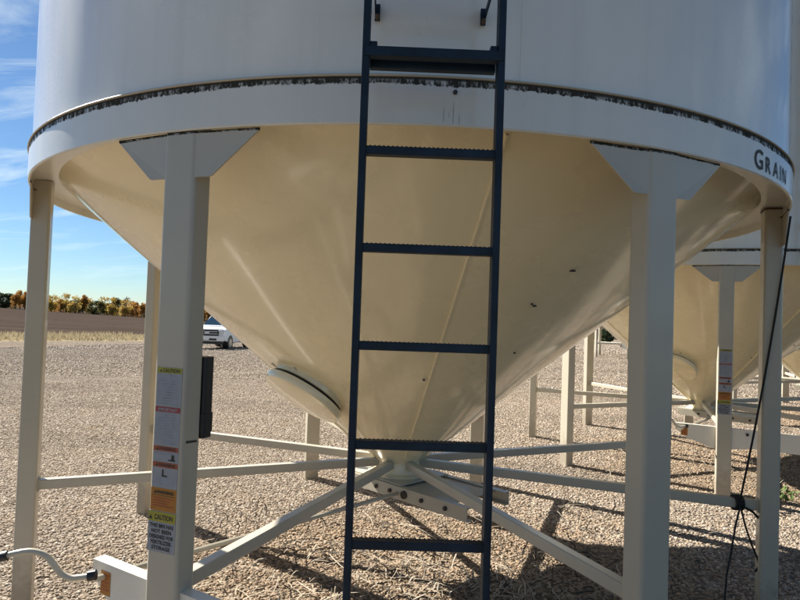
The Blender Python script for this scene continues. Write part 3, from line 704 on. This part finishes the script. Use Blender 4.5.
NM = {'orange': 'orange', 'gold': 'golden yellow', 'olive': 'olive brown', 'green': 'dark green', 'bare': 'thin bare'}
cnt = {}
def tree_label(kind, px):
    """counted per colour between the legs that cut the tree line"""
    if px < 0: z = 'out'; return 'autumn tree where the line runs on past the left of the picture'
    z = 'beside the left edge' if px < 25 else 'between the left legs' if 49 < px < 141 else None
    if z is None: return 'autumn tree of the far line that stands behind the legs and cone'
    if kind == 'bare': return 'thin bare tree rising above the far autumn tree line'
    k = cnt[(kind, z)] = cnt.get((kind, z), 0) + 1
    return '%s %s tree from the left in the far line %s' % (ORD[k - 1], NM[kind], z)
def place_tree(kind, px, dist, s):
    var = row.choice((1, 2)); key = (kind, var)
    x = (px - 405) / 608 * dist
    if key not in protos: protos[key] = make_tree(kind, var * 31 + len(kind)); o = protos[key]
    else: o = copy_tree(protos[key])
    o.location = (x, dist, ground_z(x, dist) - .2); o.rotation_euler = (0, 0, row.uniform(0, 6.28)); o.scale = (s, s, s * row.uniform(.9, 1.12))
    tag(o, tree_label(kind, px), 'tree', 'autumn trees beyond the ploughed field')
px = -60
while px < 330:
    place_tree(kinds_at(px) if px < 148 else row.choice(['gold', 'olive', 'orange', 'green']), px, row.choice((232, 240, 252)) + row.uniform(-5, 5), row.uniform(.72, 1.0))
    px += row.uniform(3.4, 5.2)
place_tree('bare', 126, 246, 1.12)
sb = empty('shrub'); mb, lobes = tree_mesh(5, 1.5, 2.0, 420, .6)
mb.build('foliage', leafs['green'], sb, smooth=0)
t_ = MB()
for k in range(5): t_.tube([(0, 0, -.1), (.3 * cos(k * 1.3), .3 * sin(k * 1.3), .9)], .03, 5)
t_.build('stem', M['bark'], sb)
sb.location = (26.4, 80, ground_z(26.4, 80) - .05); tag(sb, 'low dark shrub far off at the edge of the gravel, left of the far cone', 'shrub')

# ------------------------------------------------------------------ dry grass strip, pebbles, straw, weeds
rg = random.Random(3); mb = MB()
for i in range(15000):
    u, v = rg.uniform(57.2, 69), rg.uniform(-6, 62); x, y = xy_of(u, v); z = ground_z(x, y)
    h = rg.uniform(.14, .42) * (1.35 if mnoise.noise(Vector((u * .2, v * .2, 0))) > 0 else .7); a = rg.uniform(0, pi); wd = rg.uniform(.03, .07); lx, ly = rg.gauss(0, .12), rg.gauss(0, .12)
    mb.add([(x - wd * cos(a), y - wd * sin(a), z - .02), (x + wd * cos(a), y + wd * sin(a), z - .02), (x + lx, y + ly, z + h)], [(0, 1, 2)])
tag(mb.build('dry_grass', M['dry_grass'], None, smooth=0), 'strip of pale dry grass between the gravel and the field', 'grass', kind='stuff')

def pebbles(name, poly, density, rmin, rmax, seed, label):
    me = bpy.data.meshes.new(name); ng = 14; (xa, ya), (xb, _), (xc, yc), (xd, _) = poly; gv = []
    for j in range(ng + 1):
        f = j / ng; l_, r_ = xa + (xd - xa) * f, xb + (xc - xb) * f
        gv += [(l_ + (r_ - l_) * i / ng, ya + (yc - ya) * f, ground_z(l_ + (r_ - l_) * i / ng, ya + (yc - ya) * f)) for i in range(ng + 1)]
    me.from_pydata(gv, [], [(j * (ng + 1) + i, j * (ng + 1) + i + 1, (j + 1) * (ng + 1) + i + 1, (j + 1) * (ng + 1) + i) for j in range(ng) for i in range(ng)]); me.materials.append(M['pebble'])
    o = bpy.data.objects.new(name, me); col.objects.link(o)
    g = bpy.data.node_groups.new(name, 'GeometryNodeTree')
    g.interface.new_socket('Geometry', in_out='INPUT', socket_type='NodeSocketGeometry'); g.interface.new_socket('Geometry', in_out='OUTPUT', socket_type='NodeSocketGeometry')
    gi, go = N(g, 'NodeGroupInput'), N(g, 'NodeGroupOutput')
    tri = N(g, 'GeometryNodeTriangulate'); g.links.new(gi.outputs[0], tri.inputs[0])
    dp = N(g, 'GeometryNodeDistributePointsOnFaces'); g.links.new(tri.outputs[0], dp.inputs['Mesh']); dp.inputs['Density'].default_value = density; dp.inputs['Seed'].default_value = seed
    ico = N(g, 'GeometryNodeMeshIcoSphere'); ico.inputs['Radius'].default_value = 1; ico.inputs['Subdivisions'].default_value = 1
    sp = N(g, 'GeometryNodeSetPosition'); g.links.new(ico.outputs[0], sp.inputs[0])
    rv0 = N(g, 'FunctionNodeRandomValue', data_type='FLOAT_VECTOR'); rv0.inputs[0].default_value = (-.22,) * 3; rv0.inputs[1].default_value = (.22,) * 3; rv0.inputs['Seed'].default_value = seed + 9
    g.links.new(rv0.outputs[0], sp.inputs['Offset'])
    sm = N(g, 'GeometryNodeSetMaterial'); sm.inputs['Material'].default_value = M['pebble']; g.links.new(sp.outputs[0], sm.inputs[0])
    inst = N(g, 'GeometryNodeInstanceOnPoints'); g.links.new(dp.outputs['Points'], inst.inputs['Points']); g.links.new(sm.outputs[0], inst.inputs['Instance'])
    rr = N(g, 'FunctionNodeRandomValue', data_type='FLOAT_VECTOR'); rr.inputs[0].default_value = (-.5, -.5, 0); rr.inputs[1].default_value = (.5, .5, 6.283); rr.inputs['Seed'].default_value = seed + 1
    g.links.new(rr.outputs[0], inst.inputs['Rotation'])
    rs = N(g, 'FunctionNodeRandomValue', data_type='FLOAT_VECTOR'); rs.inputs[0].default_value = (rmin, rmin * .75, rmin * .5); rs.inputs[1].default_value = (rmax, rmax * .8, rmax * .62); rs.inputs['Seed'].default_value = seed + 2
    g.links.new(rs.outputs[0], inst.inputs['Scale'])
    g.links.new(inst.outputs[0], go.inputs[0])
    md = o.modifiers.new('scatter', 'NODES'); md.node_group = g
    tag(o, label, 'gravel', kind='stuff'); return o
pebbles('gravel', [(-4.6, 1.2), (4.6, 1.2), (7.0, 7), (-7.0, 7)], 1900, .0075, .0175, 1, 'loose tan and grey pebbles round the nearest bin')
pebbles('gravel', [(-7.0, 7.0), (7.0, 7), (12.5, 14), (-12.5, 14)], 900, .010, .021, 4, 'loose tan and grey pebbles further back in the yard')

pebbles('gravel', [(-12.5, 14.0), (12.5, 14), (26, 32), (-26, 32)], 170, .015, .036, 6, 'scattered pebbles in the far part of the yard')
pebbles('gravel', [(-22, 32.0), (26, 32), (48, 60), (-16, 60)], 30, .04, .08, 8, 'coarse pebbles at the far edge of the yard')
rg = random.Random(11)
def straw_at(mb, x, y, n, spread, lmin, lmax, z0=.02):
    for _ in range(n):
        px_, py_ = x + rg.gauss(0, spread), y + rg.gauss(0, spread * .8); a = rg.uniform(0, pi); L = lmin + (lmax - lmin) * rg.random() ** 3.0; wd = rg.uniform(.0014, .0040)
        d = Vector((cos(a), sin(a), 0)); s_ = Vector((-sin(a), cos(a), 0)) * wd; b = rg.gauss(0, .05) * L
        lift = abs(rg.gauss(0, .012)); tilt = rg.gauss(0, .022)
        vs = []
        for k in range(4):
            f = k / 3; p = Vector((px_, py_, z0 + lift * 4 * f * (1 - f) + tilt * f + .012)) + d * (f - .5) * L + s_.normalized() * b * 4 * f * (1 - f)
            vs += [p - s_ + Vector((0, 0, wd)), p + s_ + Vector((0, 0, wd))]
        mb.add(vs, [(2 * k, 2 * k + 1, 2 * k + 3, 2 * k + 2) for k in range(3)])
mb = MB()
for x, y, n, s_ in ((.35, 3.6, 260, .34), (.75, 3.3, 120, .3), (-.35, 3.5, 130, .4), (-.95, 3.2, 70, .35), (.1, 4.3, 120, .5), (1.1, 4.0, 70, .4), (-.3, 2.7, 70, .5), (.6, 2.6, 60, .4), (3.4, 6.6, 200, .7), (4.2, 7.2, 120, .8), (2.6, 7.6, 90, .6), (1.9, 5.2, 60, .6)):
    straw_at(mb, x, y, n, s_, .03, .30)
tag(mb.build('straw', M['straw'], None, smooth=0), 'dry pale straw scattered on the gravel below the cone', 'straw', kind='stuff')
mb = MB()
for _ in range(150):
    x, y = rg.uniform(-1.6, 2.0), rg.uniform(2.4, 5.2); h = rg.uniform(.03, .11)
    mb.tube([(x, y, 0), (x + rg.gauss(0, .012), y + rg.gauss(0, .012), h * .6), (x + rg.gauss(0, .03), y + rg.gauss(0, .03), h)], .0035, 4)
for _ in range(190):
    x, y = rg.gauss(.2, .8), rg.gauss(3.5, .7); a = rg.uniform(0, pi); L = rg.uniform(.04, .16)
    mb.tube([(x, y, .028), (x + L * .5 * cos(a), y + L * .5 * sin(a), .03 + rg.random() * .02), (x + L * cos(a), y + L * sin(a), .026)], .004, 4)
tag(mb.build('twigs', M['stem'], None, smooth=0), 'dark dead weed stems and twigs among the straw', 'twigs', kind='stuff')
for k, (x, y) in enumerate(((3.53, 5.62), (3.72, 5.9), (.62, 3.02))):
    wd_ = empty('weed', (x, y, 0)); mb = MB(); n_l = 26 if k < 2 else 8
    for _ in range(n_l):
        a = rg.uniform(0, 2 * pi); L = rg.uniform(.03, .10); e = rg.uniform(.3, 1.2); c = Vector((rg.gauss(0, .05), rg.gauss(0, .05), .01)); d = Vector((cos(a) * cos(e), sin(a) * cos(e), sin(e))); s_ = Vector((-sin(a), cos(a), 0)) * L * .17
        mb.add([c, c + d * L * .5 + s_, c + d * L - Vector((0, 0, L * .12)), c + d * L * .5 - s_], [(0, 1, 2, 3)])
    mb.build('leaf', M['weed'], wd_, smooth=0)
    MB().tube([(0, 0, -.01), (.01, .0, .07)], .006, 5).build('stem', M['stem'], wd_)
    tag(wd_, ('bushy green weed on the gravel beside the rightmost leg', 'second green weed just behind the first, at the right edge', 'tiny green weed on the shaded gravel below the cone')[k], 'weed')
